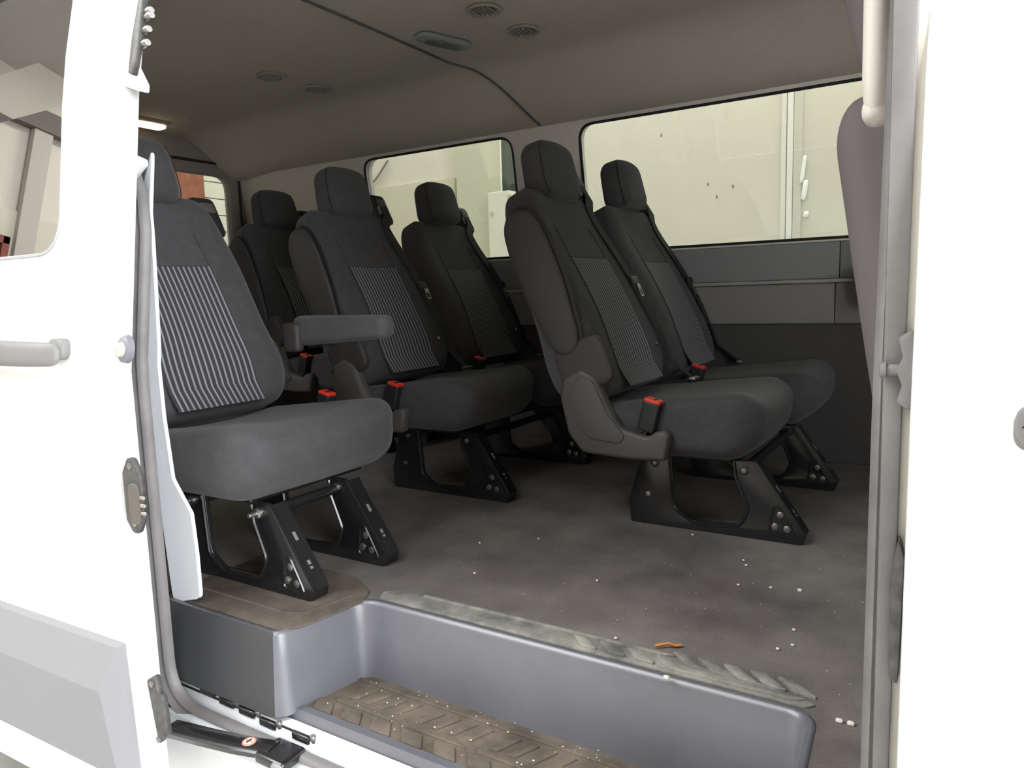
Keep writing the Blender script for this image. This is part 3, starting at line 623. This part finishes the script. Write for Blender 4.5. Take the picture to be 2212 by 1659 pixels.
def one_seat(root, xo, yc, zo=0.0, W=0.445, belt=1, headraise=0.0, insert=True, fwd=0.0, wide=0.0):
    """cushion, reclined backrest with striped insert, headrest on posts; xo = leg-tip x"""
    base = Vector((xo-0.520, yc, 0.330+zo))
    cx = xo-0.345+fwd; cw = W+0.005+wide
    cu = rb((cx, yc+wide/2, 0.272+zo), (0.52, cw+0.015, 0.148), (0.085, 0.075, 0.048), 5, (8, 8, 2), cushion_f(cw, 0.52, 0.148))
    c_ = link('seat_cushion', cu, FAB, root)
    bk = rb((0, 0, 0), (BT, BW, BL), (0.055, 0.065, 0.085), 5, (3, 12, 14), back_f)
    b_ = link('backrest', xf(bk, base), FAB, root)
    def fs_(s, v, off=0.002):
        p = back_f(BT/2, s, (v-0.5)*BL); return seat_world(base, (p[0]+off, p[1], p[2]))
    if insert:
        ins = grid(lambda a, b: fs_(-0.125+0.25*a, 0.005+0.635*b), 16, 14, True)
        i_ = link('insert', ins, STRIPE, b_); i_['label'] = 'grey pinstripe fabric insert'
    for sg in (-1, 1): link('seam', tube([fs_(sg*0.127, 0.03+0.78*q/12, 0.0006) for q in range(13)], 0.0011, 5, (0, 1, 0.1)), SEAM, b_)
    link('seam', tube([fs_(-0.127+0.254*q/10, 0.642, 0.0008) for q in range(11)], 0.0011, 5, (1, 0.1, 0.3)), SEAM, b_)
    # hard shell behind
    sh = grid(lambda a, b: seat_world(base, (-0.001+back_f(-BT/2, (a-0.5)*0.36, (b-0.5)*0.44)[0], back_f(-BT/2, (a-0.5)*0.36, (b-0.5)*0.44)[1], (b-0.5)*0.44)), 6, 8)
    link('back_shell', solid(fixn(sh), 0.006), PLA, root)
    # headrest
    hc = Vector((xo-0.742, yc, 0.966+zo+headraise))
    def hfm(t, s, l):
        u = l/0.165+0.5
        return (t*(1-0.12*u)+0.010*(1-(2*s/0.22)**2)*(1 if t > 0 else 0.4), s*(1-0.13*u*u), l+0.006*(1-(2*s/0.22)**2)*(1 if l > 0 else 0))
    def hw(p):
        return hc+Vector((math.cos(HLEAN), 0, math.sin(HLEAN)))*p[0]+Vector((0, 1, 0))*p[1]+Vector((-math.sin(HLEAN), 0, math.cos(HLEAN)))*p[2]
    hr = rb((0, 0, 0), (0.098, 0.218, 0.165), (0.034, 0.036, 0.04), 4, (2, 6, 5), hfm)
    for v in hr.vertices: v.co = hw(v.co)
    h_ = link('headrest', fixn(hr), FAB, root)
    for sg in (-1, 1):
        sp = []
        for q in range(13):
            a = q/12; ll = -0.075+0.15*a
            p = hfm(0.033, sg*0.1065, ll); kk = 1-0.25*abs(2*a-1)**6
            sp.append(hw((p[0]*1.05, p[1]*(1-0.10*abs(2*a-1)**5), p[2])))
        link('seam', tube(sp, 0.0016, 5, (0, 1, 0.1)), SEAM, h_)
    for sg in (-1, 1):
        top = hc+Vector((-0.005, sg*0.055, -0.05)); bot = seat_world(base, (0.0, sg*0.055, BL/2-0.04))
        link('headrest_post', cyl(bot, top-bot, 0.0065, (top-bot).length), STEEL, root)
        link('post_collar', cyl(seat_world(base, (0.0, sg*0.055, BL/2-0.012)), LV, 0.013, 0.016), PLAD, root)
    if belt:
        # retractor guide on the shoulder, webbing down the bolster, tongue, anchor
        gs, gl_ = (0.205, 0.040) if belt == 1 else (0.195, -0.045)
        g = rb((0, 0, 0), (0.080, 0.078, 0.125), (0.016, 0.014, 0.022), 3, (1, 1, 1), lambda t, s, l: (t+0.10*max(0, -l), s*(1-1.2*max(0, l)), l-0.30*t))
        for v in g.vertices: v.co = seat_world(base, (v.co[0]-0.006, v.co[1]+gs, v.co[2]+BL/2+gl_))
        g_ = link('belt_guide', fixn(g), PLAD, root)
        slot = rb((0, 0, 0), (0.008, 0.046, 0.03), 0.003, 2, (1, 1, 1))
        for v in slot.vertices: v.co = seat_world(base, (v.co[0]+0.035, v.co[1]+gs, v.co[2]+BL/2+gl_+0.015))
        link('guide_slot', fixn(slot), SHLD, g_)
        lev = rb((0, 0, 0), (0.008, 0.010, 0.035), 0.003, 2, (1, 1, 1))
        for v in lev.vertices: v.co = seat_world(base, (v.co[0]+0.037, v.co[1]+gs-0.026, v.co[2]+BL/2+gl_-0.018))
        link('guide_clip', fixn(lev), HANDM, g_)
        if belt == 2: return base
        link('snap_stud', lathe([(0.0005, 0.003), (0.006, 0.003), (0.007, 0.0)], fs_(0.175, 0.17, 0.003), TV, 10), STEEL, b_)
        path = [seat_world(base, (0.036, 0.203, BL/2+0.045)), seat_world(base, (0.048, 0.198, BL/2-0.01))]
        for q in range(14): path.append(fs_(0.186+0.036*q/13, 0.92-0.84*q/13, 0.004+0.004*math.sin(PI*q/13)))
        path.append(Vector((xo-0.375, yc+0.20, 0.352+zo)))
        wb_ = link('belt_webbing', sweep([(-0.021, -0.0011), (0.021, -0.0011), (0.021, 0.0011), (-0.021, 0.0011)], path, TV), WEB, root)
        pt = fs_(0.205, 0.50, 0.012); tg = rb((0, 0, 0), (0.008, 0.052, 0.03), 0.003, 2, (1, 1, 1))
        for v in tg.vertices: v.co = pt+TV*v.co[0]+Vector((0, 1, 0))*v.co[1]+LV*v.co[2]
        tg_ = link('belt_tongue', fixn(tg), PLAD, root)
        o2 = rpoly([Vector(p) for p in ((-0.012, 0), (0.012, 0), (0.012, -0.042), (-0.012, -0.042))], 0.004, 2); hl = rpoly([Vector(p) for p in ((-0.007, -0.018), (0.007, -0.018), (0.007, -0.036), (-0.007, -0.036))], 0.003, 2)
        tb = plate(o2, [hl], 0.0025, 0.0005, 'yz', 0)
        for v in tb.vertices: v.co = pt+TV*(v.co[0]+0.003)+Vector((0, 1, 0))*(v.co[1]+0.012)+LV*(v.co[2]-0.012)
        link('tongue_blade', fixn(tb), STEEL, tg_)
        link('belt_anchor', rb((xo-0.372, yc+0.20, 0.352+zo), (0.02, 0.05, 0.010), 0.003, 2, (1, 1, 1)), STEEL, root)
    return base

def shield(root, xo, y, zo=0.0):
    """hard plastic recliner cover hugging the cushion side"""
    pts = [(-0.525, 0.423), (-0.575, 0.400), (-0.587, 0.345), (-0.565, 0.250), (-0.525, 0.203), (-0.400, 0.196), (-0.300, 0.200), (-0.287, 0.265), (-0.300, 0.278), (-0.325, 0.272), (-0.345, 0.258), (-0.415, 0.275), (-0.450, 0.325), (-0.485, 0.405)]
    rd = [0.02, 0.03, 0.03, 0.04, 0.03, 0.03, 0.012, 0.012, 0.01, 0.012, 0.02, 0.03, 0.04, 0.03]
    o = link('recliner_cover', plate(rpoly([Vector((xo+a, b+zo)) for a, b in pts], rd, 5), (), 0.038, 0.010, 'xz', y), SHLD, root, True, 50); o['label'] = 'dark grey plastic recliner cover'
    ip = [(-0.530, 0.405), (-0.565, 0.35), (-0.535, 0.275), (-0.505, 0.245), (-0.42, 0.235), (-0.40, 0.255), (-0.45, 0.31), (-0.49, 0.395)]
    link('cover_panel', plate(rpoly([Vector((xo+a, b+zo)) for a, b in ip], 0.02, 4), (), 0.008, 0.003, 'xz', y-0.019), SHLD, o, True, 50)

def folded_arm(root, base, yo):
    """padded armrest folded up along the side of the backrest"""
    def f(t, s, l):
        u = l/0.40+0.5; return (t*(0.72+0.28*sstep(0, 0.55, u))*(1-0.18*sstep(0.7, 1, u)), s, l)
    a = rb((0, 0, 0), (0.125, 0.030, 0.41), (0.058, 0.013, 0.06), 4, (1, 1, 8), f)
    for v in a.vertices: v.co = seat_world(base, (v.co[0]+0.014, v.co[1]+yo, v.co[2]+0.030))
    o = link('armrest', fixn(a), PLA, root); o['label'] = 'padded armrest folded up against the backrest'
    g = rb((0, 0, 0), (0.14, 0.018, 0.43), (0.065, 0.008, 0.07), 4, (1, 1, 8), f)
    for v in g.vertices: v.co = seat_world(base, (v.co[0]+0.016, v.co[1]+yo+0.012, v.co[2]+0.028))
    link('armrest_shade_pad', fixn(g), PLAD, o)  # black pad behind the armrest, stands in for the shade around it
    c = rb((0, 0, 0), (0.15, 0.03, 0.13), (0.03, 0.01, 0.03), 3, (2, 1, 2))
    for v in c.vertices: v.co = seat_world(base, (v.co[0]+0.035, v.co[1]+yo+0.010, v.co[2]-0.215))
    link('armrest_mount', fixn(c), PLA, o)

def make_bench(xo, y0, zo, label, group, name='bench_seat', cat='bench seat', n=2, pitch=0.545, hraise=(0.0, 0.02, 0.0), legy=(0.09, 0.62), arm=True, detail=True):
    yc = y0+pitch*n/2
    root = empty(name, (xo-0.3, yc, 0), label, cat, group)
    bs = None
    for i in range(n):
        b = one_seat(root, xo, y0+0.235+i*pitch, zo, headraise=hraise[i], fwd=0.035*i)
        if i == 0: bs = b
    for ly in legy: leg(root, xo, y0+ly, 1, zo)
    link('seat_frame', rb((xo-0.33, yc, 0.204+zo), (0.34, pitch*n-0.12, 0.022), 0.006, 2, (1, 1, 1)), LEGM, root)
    for dx in (-0.365, -0.135): link('cross_tube', cyl((xo+dx, y0+legy[0], 0.172+zo), (0, 1, 0), 0.012, legy[-1]-legy[0]+0.06), LEGM, root)
    link('base_panel', rb((xo-0.40, yc+0.12, 0.182+zo), (0.012, pitch*n-0.40, 0.035), 0.004, 2, (1, 1, 1)), TRIMM, root)
    if arm:
        shield(root, xo, y0-0.008, zo); folded_arm(root, bs, -0.252)
        buckle(root, xo-0.345, y0-0.002, 0.308+zo, 1.08)
        buckle(root, xo-0.40, y0+pitch, 0.34+zo)
    return root
b2 = make_bench(-0.30, 1.695, 0.0, 'charcoal two-place bench seat with seat belts, in front of the larger side window', None)
b3 = make_bench(-1.13, 1.69, 0.01, 'dark two-place bench seat in front of the smaller side window, behind the other bench', None, hraise=(0.010, 0.02))
b4 = make_bench(-1.93, 2.07, 0.05, 'dark rearmost seat by the rear doors, half hidden behind a bench', None, 'passenger_seat', 'seat', n=1, hraise=(0.01,), legy=(0.09, 0.36))

# --- single seat beside the door
def single_seat():
    xo, yc = -1.115, 1.145
    root = empty('passenger_seat', (xo-0.3, yc, 0), 'single grey passenger seat with pinstriped back and lowered armrest beside the sliding door', 'seat')
    b = one_seat(root, xo, yc, 0.0, belt=2, headraise=0.0, wide=0.04)
    leg(root, xo, 0.99, 1); leg(root, xo, 1.215, 1)
    link('seat_frame', rb((xo-0.33, yc, 0.204), (0.36, 0.34, 0.022), 0.006, 2, (1, 1, 1)), LEGM, root)
    for dx in (-0.365, -0.135):
        link('cross_tube', cyl((xo+dx, 0.99, 0.172), (0, 1, 0), 0.012, 0.28), LEGM, root)
        for ly in (0.99, 1.215): link('stud', join(cyl((xo+dx, ly-0.006, 0.175), (0, -1, 0), 0.012, 0.010), cyl((xo+dx, ly-0.014, 0.175), (0, -1, 0), 0.006, 0.022)), STEEL, root)
    # lowered armrest on the aisle side
    def f(x, s, z):
        u = x/0.33+0.5; return (x, s, z*(0.70+0.30*(1-u))-0.012*(1-u)+0.0)
    a = rb((xo-0.285, yc+0.262, 0.548), (0.34, 0.055, 0.085), (0.03, 0.020, 0.022), 3, (8, 1, 2), f)
    o = link('armrest', a, FABL, root); o['label'] = 'grey padded armrest folded down'
    link('armrest_bracket', rb((xo-0.44, yc+0.232, 0.52), (0.06, 0.03, 0.08), 0.012, 2, (1, 1, 1)), PLA, root)
    buckle(root, xo-0.335, yc+0.235, 0.335)
    return root
s1 = single_seat()

# --- front passenger seat behind the lock pillar
FRS = mat('front_seat_fabric', (0.12, 0.108, 0.108), 0.9, 0.2, bump=0.4, bscale=900)
def front_seat():
    root = empty('front_passenger_seat', (0.12, 1.25, 0), 'grey front passenger seat seen from behind past the door pillar', 'seat')
    def f(t, s, l):
        v = l/0.66+0.5; return (t*(1.1-0.45*v), s*(1-0.20*sstep(0.45, 1, v)), l)
    ln = math.radians(13); lv = Vector((-math.sin(ln), 0, math.cos(ln))); tv = Vector((math.cos(ln), 0, math.sin(ln))); base = Vector((-0.030, 1.235, 0.545))
    def tw(me, c):
        for v in me.vertices: v.co = c+tv*v.co[0]+Vector((0, 1, 0))*v.co[1]+lv*v.co[2]
        return fixn(me)
    link('backrest', tw(rb((0, 0, 0), (0.17, 0.50, 0.66), (0.06, 0.07, 0.07), 4, (2, 8, 10), f), base), FRS, root)
    link('headrest', tw(rb((0, 0, 0), (0.10, 0.28, 0.22), (0.04, 0.05, 0.05), 3, (1, 4, 4)), base+lv*0.455+tv*0.035), FRS, root)
    for sg in (-1, 1): link('headrest_post', cyl(base+lv*0.29+Vector((0, sg*0.06, 0)), lv, 0.007, 0.12), STEEL, root)
    link('seat_cushion', rb((0.30, 1.235, 0.25), (0.50, 0.50, 0.16), (0.06, 0.06, 0.06), 3, (6, 6, 2)), FRS, root)
    link('pedestal', rb((0.30, 1.235, 0.085), (0.40, 0.42, 0.17), 0.02, 2, (1, 1, 1)), PLAD, root)
    return root
front_seat()
# pale assist handle on the pillar
ha, hb = on(1896, 0, 1, 0.93), on(1896, 272, 1, 0.93); hx = (ha.x+hb.x)/2; hlen = 0.36; hzc = hb.z+hlen/2
gh = rb((hx, 0.93, hzc), (0.028, 0.05, hlen), (0.013, 0.020, 0.05), 4, (1, 1, 8), lambda x, y, z: (x, y-0.012*(1-(z/0.18)**2), z))
g_ = tag(link('grab_handle', gh, mat('pale_handle_plastic', (0.62, 0.57, 0.53), 0.45), None), 'pale upright grab handle on the door pillar above the striker', 'handle')
link('handle_cap', rb((hx, 0.934, hb.z+0.016), (0.029, 0.051, 0.030), (0.013, 0.019, 0.013), 3, (1, 1, 1)), MATS['pale_handle_plastic'], g_)
# pillar trim behind it
pt_ = plate(rect(-0.050, 0.02, 0.0, 1.34), (), 0.06, 0.01, 'xz', 0.885); bend(pt_, lambda x, y, z: (x, y+tum(z), z), 2, (0.5, 0.8, 1.05))
link('pillar_trim', pt_, TRIMB, wr, True, 40)

# ================================================================== CEILING FITTINGS
def vent(px, py, label):
    p = on(px, py, 2, 1.458); z = hz(p.y)
    root = empty('air_vent', (p.x, p.y, z), label, 'vent', 'round ceiling vents')
    link('bezel', lathe([(0.034, 0.0), (0.052, -0.001), (0.055, -0.006), (0.050, -0.010), (0.040, -0.008), (0.036, -0.002)], (p.x, p.y, z), (0, 0, 1), 28), mat('vent_plastic', (0.30, 0.275, 0.24), 0.6), root)
    link('core', lathe([(0.001, -0.003), (0.037, -0.003), (0.037, 0.0)], (p.x, p.y, z), (0, 0, 1), 24), mat('vent_core', (0.10, 0.09, 0.08), 0.7), root)
    for i in range(5):
        o = -0.026+0.013*i; L = 2*math.sqrt(0.036**2-o*o)
        link('louvre', rb((p.x+o, p.y, z-0.006), (0.003, L, 0.008), 0.001, 1, (1, 1, 1)), MATS['vent_plastic'], root)
vent(1045, 22, 'round ceiling vent in the front headliner panel, inner of its pair')
vent(1130, 65, 'round ceiling vent in the front headliner panel, nearer the side window')
vent(585, 165, 'round ceiling vent in the rear headliner panel, inner of its pair')
vent(685, 190, 'round ceiling vent in the rear headliner panel, nearer the side window')
pa, pb = on(905, 74, 2, 1.455), on(1008, 98, 2, 1.455); pc = (pa+pb)/2; zc = hz(pc.y)
hd = empty('dome_light', (pc.x, pc.y, zc), 'unlit oblong grey dome lamp beside the headliner seam', 'lamp')
ang = math.atan2(pb.y-pa.y, pb.x-pa.x); Lh = (pb-pa).length
def hdm(me):
    me.transform(Matrix.Translation((pc.x, pc.y, zc-0.010)) @ Matrix.Rotation(ang, 4, 'Z')); return me
link('housing', hdm(rb((0, 0, 0), (Lh+0.02, 0.075, 0.026), (0.035, 0.03, 0.012), 3, (3, 1, 1))), mat('dome_grey', (0.24, 0.25, 0.24), 0.5), hd)
link('lens', hdm(rb((0.0, 0.0, -0.012), (Lh*0.75, 0.045, 0.008), (0.02, 0.016, 0.003), 2, (2, 1, 1))), mat('dome_lens', (0.12, 0.14, 0.14), 0.25), hd)
link('switch', hdm(rb((-0.03, -0.026, -0.014), (0.012, 0.012, 0.008), 0.003, 2, (1, 1, 1))), HANDM, hd)
pl = on(322, 266, 2, 1.44)
lamp = empty('rear_dome_lamp', (pl.x, pl.y, 1.44), 'small lit warm dome lamp at the rear of the headliner', 'lamp')
link('housing', rb((pl.x, pl.y, 1.446), (0.09, 0.17, 0.02), (0.02, 0.02, 0.008), 2, (1, 2, 1)), mat('vent_plastic', (0.3, 0.27, 0.24)), lamp)
link('lit_lens', rb((pl.x, pl.y, 1.430), (0.065, 0.14, 0.022), (0.02, 0.02, 0.010), 2, (1, 2, 1)), emis('warm_lamp_glow', (1.0, 0.72, 0.38), 5.0), lamp)

# ================================================================== LITTER ON THE FLOOR
CR1 = mat('pale_crumb', (0.75, 0.70, 0.62), 0.8)
spots = [(1728, 1274), (1440, 1468), (1813, 1555), (1838, 1561), (1665, 1268), (1595, 1262), (1496, 1154), (1036, 1172), (1163, 1163), (1025, 1237), (1330, 1377), (1715, 1359), (1712, 1392), (1680, 1400), (1290, 1253), (1612, 1220), (1606, 1209)]
for i, (x, y) in enumerate(spots):
    p = on(x, y, 2, 0.004); s = 0.006 if i in (0, 1, 2, 3) else 0.0038
    q = rb((p.x, p.y, 0.003 if i != 1 else 0.008), (s*1.6, s, s), s*0.4, 2, (1, 1, 1), lambda a, b, c: (a+b*0.3*random.uniform(-1, 1), b, c))
    tag(link('crumb', q, CR1, None), 'pale crumb lying on the dark van floor', 'crumb', 'crumbs on the floor')
vs = []; fs = []
for i in range(150):
    x = random.uniform(-1.0, 0.0) if random.random() < 0.7 else random.uniform(-1.4, -0.4); y = random.uniform(1.08, 1.85)
    s = random.uniform(0.0004, 0.0012); b = len(vs); a = random.random()*PI
    for j in range(4): vs.append((x+s*1.5*math.cos(a+j*PI/2), y+s*math.sin(a+j*PI/2), 0.0003))
    vs.append((x, y, 0.0003+s)); fs += [[b, b+1, b+4], [b+1, b+2, b+4], [b+2, b+3, b+4], [b+3, b, b+4]]
for i in range(90):
    x = random.uniform(-1.02, -0.2); y = random.uniform(0.9, 1.04); s = random.uniform(0.0006, 0.0016); b = len(vs); a = random.random()*PI
    for j in range(4): vs.append((x+s*1.5*math.cos(a+j*PI/2), y+s*math.sin(a+j*PI/2), -0.1515))
    vs.append((x, y, -0.1547+s*1.2+0.0035)); fs += [[b, b+1, b+4], [b+1, b+2, b+4], [b+2, b+3, b+4], [b+3, b, b+4]]
gr = tag(link('floor_grit', raw(vs, fs), CR1, None, False), 'fine pale grit scattered over floor and step', 'grit'); gr['kind'] = 'stuff'
p = on(1443, 1396, 2, 0.004)
tag(link('food_scrap', tube([p+CR*(-0.022)+Vector((0, 0, 0.001)), p+Vector((0, 0.003, 0.004)), p+CR*0.012+Vector((0, 0, 0.001)), p+CR*0.022+Vector((0, 0.003, 0.001))], 0.0028, 6), mat('orange_scrap', (0.65, 0.24, 0.06), 0.6), None), 'thin orange scrap lying on the dark floor near the step', 'scrap')

# ================================================================== GARAGE AROUND THE VAN
GZ = -0.66
def wallbox(name, x0, x1, y0, y1, z0, z1, material, label, cat='wall'):
    o = link(name, rb(((x0+x1)/2, (y0+y1)/2, (z0+z1)/2), (x1-x0, y1-y0, z1-z0), 0.005, 1, (1, 1, 1)), material, None, False); return struct(o, label, cat)
wallbox('floor_garage', -6.2, 9, -9, 5.2, GZ-0.1, GZ, CONC, 'pale concrete garage floor under the van', 'floor')
gl = wallbox('wall_garage_left', -6.2, 9, 5.0, 5.2, GZ, 3.3, CREAM, 'cream painted garage wall beyond the side windows')
gw = wallbox('wall_garage_rear', -6.2, -6.0, -9, 5.0, GZ, 3.3, CREAM, 'cream painted garage wall behind the van')
struct(link('ceiling_garage', plate(rect(-6.2, LIGHT_BAY_X, -9.2, 5.2), [rect(*SKY_NEAR), rect(*SKY_FAR)], 0.12, 0, 'xy', ROOF_Z+0.06), mat('garage_ceiling', (0.6, 0.58, 0.54), 0.9), None, False), 'pale garage ceiling with two long unseen openings added to let light in', 'ceiling')
wallbox('wall_garage_front', LIGHT_BAY_X, LIGHT_BAY_X+0.2, LIGHT_BAY_Y[1], 5.2, GZ, 3.3, CREAM, 'unseen cream garage wall ahead of the van, added to limit light through the windshield')  # unseen, closes the front so less light enters the windshield
wallbox('wall_garage_front_right', LIGHT_BAY_X, LIGHT_BAY_X+0.2, -9.2, LIGHT_BAY_Y[0], GZ, 3.3, CREAM, 'unseen cream garage wall narrowing the added bay opening on the door side')  # unseen, limits which seats the bay opening lights
wallbox('wall_garage_right', -6.2, 9, -9.2, -9.0, GZ, 3.3, CREAM, 'cream garage wall on the door side of the van')
def gchild(name, x0, x1, y0, y1, z0, z1, material, parent): return link(name, rb(((x0+x1)/2, (y0+y1)/2, (z0+z1)/2), (x1-x0, y1-y0, z1-z0), 0.004, 1, (1, 1, 1)), material, parent, False)
a, b = on(985, 380, 1, 4.8), on(1083, 380, 1, 4.8); gchild('pilaster', a.x, b.x, 4.8, 5.0, GZ, 3.3, CREAM2, gl)
gchild('pilaster_edge', b.x, b.x+0.012, 4.78, 5.0, GZ, 3.3, SIDING, gl)
c = on(1096, 380, 1, 4.79); gchild('dark_gap', b.x+0.012, c.x, 4.79, 5.0, 1.2, 3.0, mat('dark_green_gap', (0.03, 0.045, 0.04), 0.6), gl)
c = on(1060, 430, 1, 4.7); d_ = on(1107, 412, 1, 4.7); pnl = gchild('wall_panel', c.x, d_.x, 4.66, 4.76, GZ, d_.z, SIDING, gl)
for (x, y) in ((1100, 425), (1062, 462)):
    q = on(x, y, 1, 4.655); link('panel_hole', cyl((q.x, 4.661, q.z), (0, -1, 0), 0.02, 0.004), CREAM2, pnl)
a, b = on(838, 346, 1, 4.98), on(796, 407, 1, 4.98); link('cable', tube([a, (a+b)/2+Vector((0, 0, -0.01)), b], 0.008, 6, (0, 1, 0)), TRIMM, gl)
a, b = on(800, 408, 1, 4.99), on(985, 404, 1, 4.99); gchild('wall_board', a.x, b.x, 4.975, 5.0, GZ, a.z, mat('lower_board', (0.64, 0.61, 0.50), 0.8), gl)
for (x, y) in ((1428, 292), (1529, 398), (1583, 402), (1548, 425), (900, 420)):
    q = on(x, y, 1, 4.995); link('wall_scuff', rb((q.x, 4.998, q.z), (0.010, 0.005, 0.022), (0.004, 0.002, 0.008), 2, (1, 1, 1)), TRIMM, gl)
for (x0, x1, cc) in ((1686, 1697, (0.76, 0.73, 0.68)), (1699, 1712, (0.82, 0.80, 0.78)), (1713, 1732, (0.62, 0.60, 0.53))):  # streaks of reflection in the window, painted as bands on the wall
    a, b = on(x0, 350, 1, 4.98), on(x1, 350, 1, 4.98); gchild('painted_reflection_streak', a.x, b.x, 4.985, 5.0, GZ, 3.3, mat('painted_reflection_streak_%d' % x0, cc, 0.7), gl)
for (x, y, w_, h_) in ((1735, 365, 10, 60), (1738, 410, 12, 44), (1741, 463, 12, 14)):
    a, b = on(x-w_/2, y+h_/2, 1, 4.98), on(x+w_/2, y-h_/2, 1, 4.98)
    link('peeling_flake', rb(((a.x+b.x)/2, 4.985, (a.z+b.z)/2), (b.x-a.x, 0.02, b.z-a.z), (0.01, 0.006, 0.03), 2, (1, 1, 2), lambda X, Y, Z: (X+0.12*Z, Y, Z)), mat('white_flake', (0.95, 0.95, 0.95), 0.4), gl)
# rear wall: brick pier and siding boards seen through the rear window
a, b = on(400, 420, 0, -5.9), on(443, 420, 0, -5.9); gchild('brick_pier', -6.0, -5.9, a.y-0.25, b.y, GZ, 3.3, BRICK, gw)
for i in range(26): gchild('siding_board', -6.0, -5.95-0.012*(i % 2)*0, b.y, 4.98, GZ+0.15*i, GZ+0.15*i+0.142, SIDING, gw)
# rear wall as mirrored in the sliding door glass: girder, post, lamp and a red-framed door
gchild('girder', -6.0, -5.9, -9, 3.0, 2.58, 2.74, mat('dark_girder', (0.16, 0.145, 0.125), 0.7), gw)
gchild('post', -5.98, -5.92, -1.61, -1.47, GZ, 2.58, mat('grey_post', (0.5, 0.47, 0.42), 0.7), gw)
gchild('lower_board', -6.0, -5.97, -9, 3.0, GZ, 1.92, mat('lower_board', (0.64, 0.61, 0.50), 0.8), gw)
gchild('wall_lamp', -5.98, -5.88, -1.30, -1.22, 1.88, 1.96, mat('lamp_steel', (0.8, 0.78, 0.7), 0.3), gw)
gd = link('door_3', rb((-5.94, -0.87, 0.48), (0.06, 1.0, 2.28), 0.01, 1, (1, 1, 1)), mat('dark_door', (0.10, 0.10, 0.11), 0.5), None, False); struct(gd, 'dark garage door leaf in a red frame', 'door')
for (y0, y1, z0, z1) in ((-1.41, -1.36, GZ, 1.69), (-0.38, -0.33, GZ, 1.69), (-1.41, -0.33, 1.63, 1.69)): gchild('door_frame', -5.97, -5.88, y0, y1, z0, z1, mat('red_frame', (0.25, 0.06, 0.05), 0.6), gd)

# unseen strip lamp, added to brighten the rear wall mirrored in the door glass
la = empty('added_reflection_lamp', (-4.6, -3.0, ROOF_Z), 'unseen white strip lamp added to brighten the reflection in the door glass', 'lamp')
link('housing', rb((-4.6, -3.0, ROOF_Z-0.05), (0.2, 1.6, 0.08), 0.02, 2, (1, 1, 1)), SIDING, la)
link('tube', rb((-4.6, -3.0, ROOF_Z-0.105), (0.12, 1.5, 0.03), 0.012, 2, (1, 1, 1)), emis('added_lamp_glow', (1.0, 0.95, 0.88), 190.0), la)
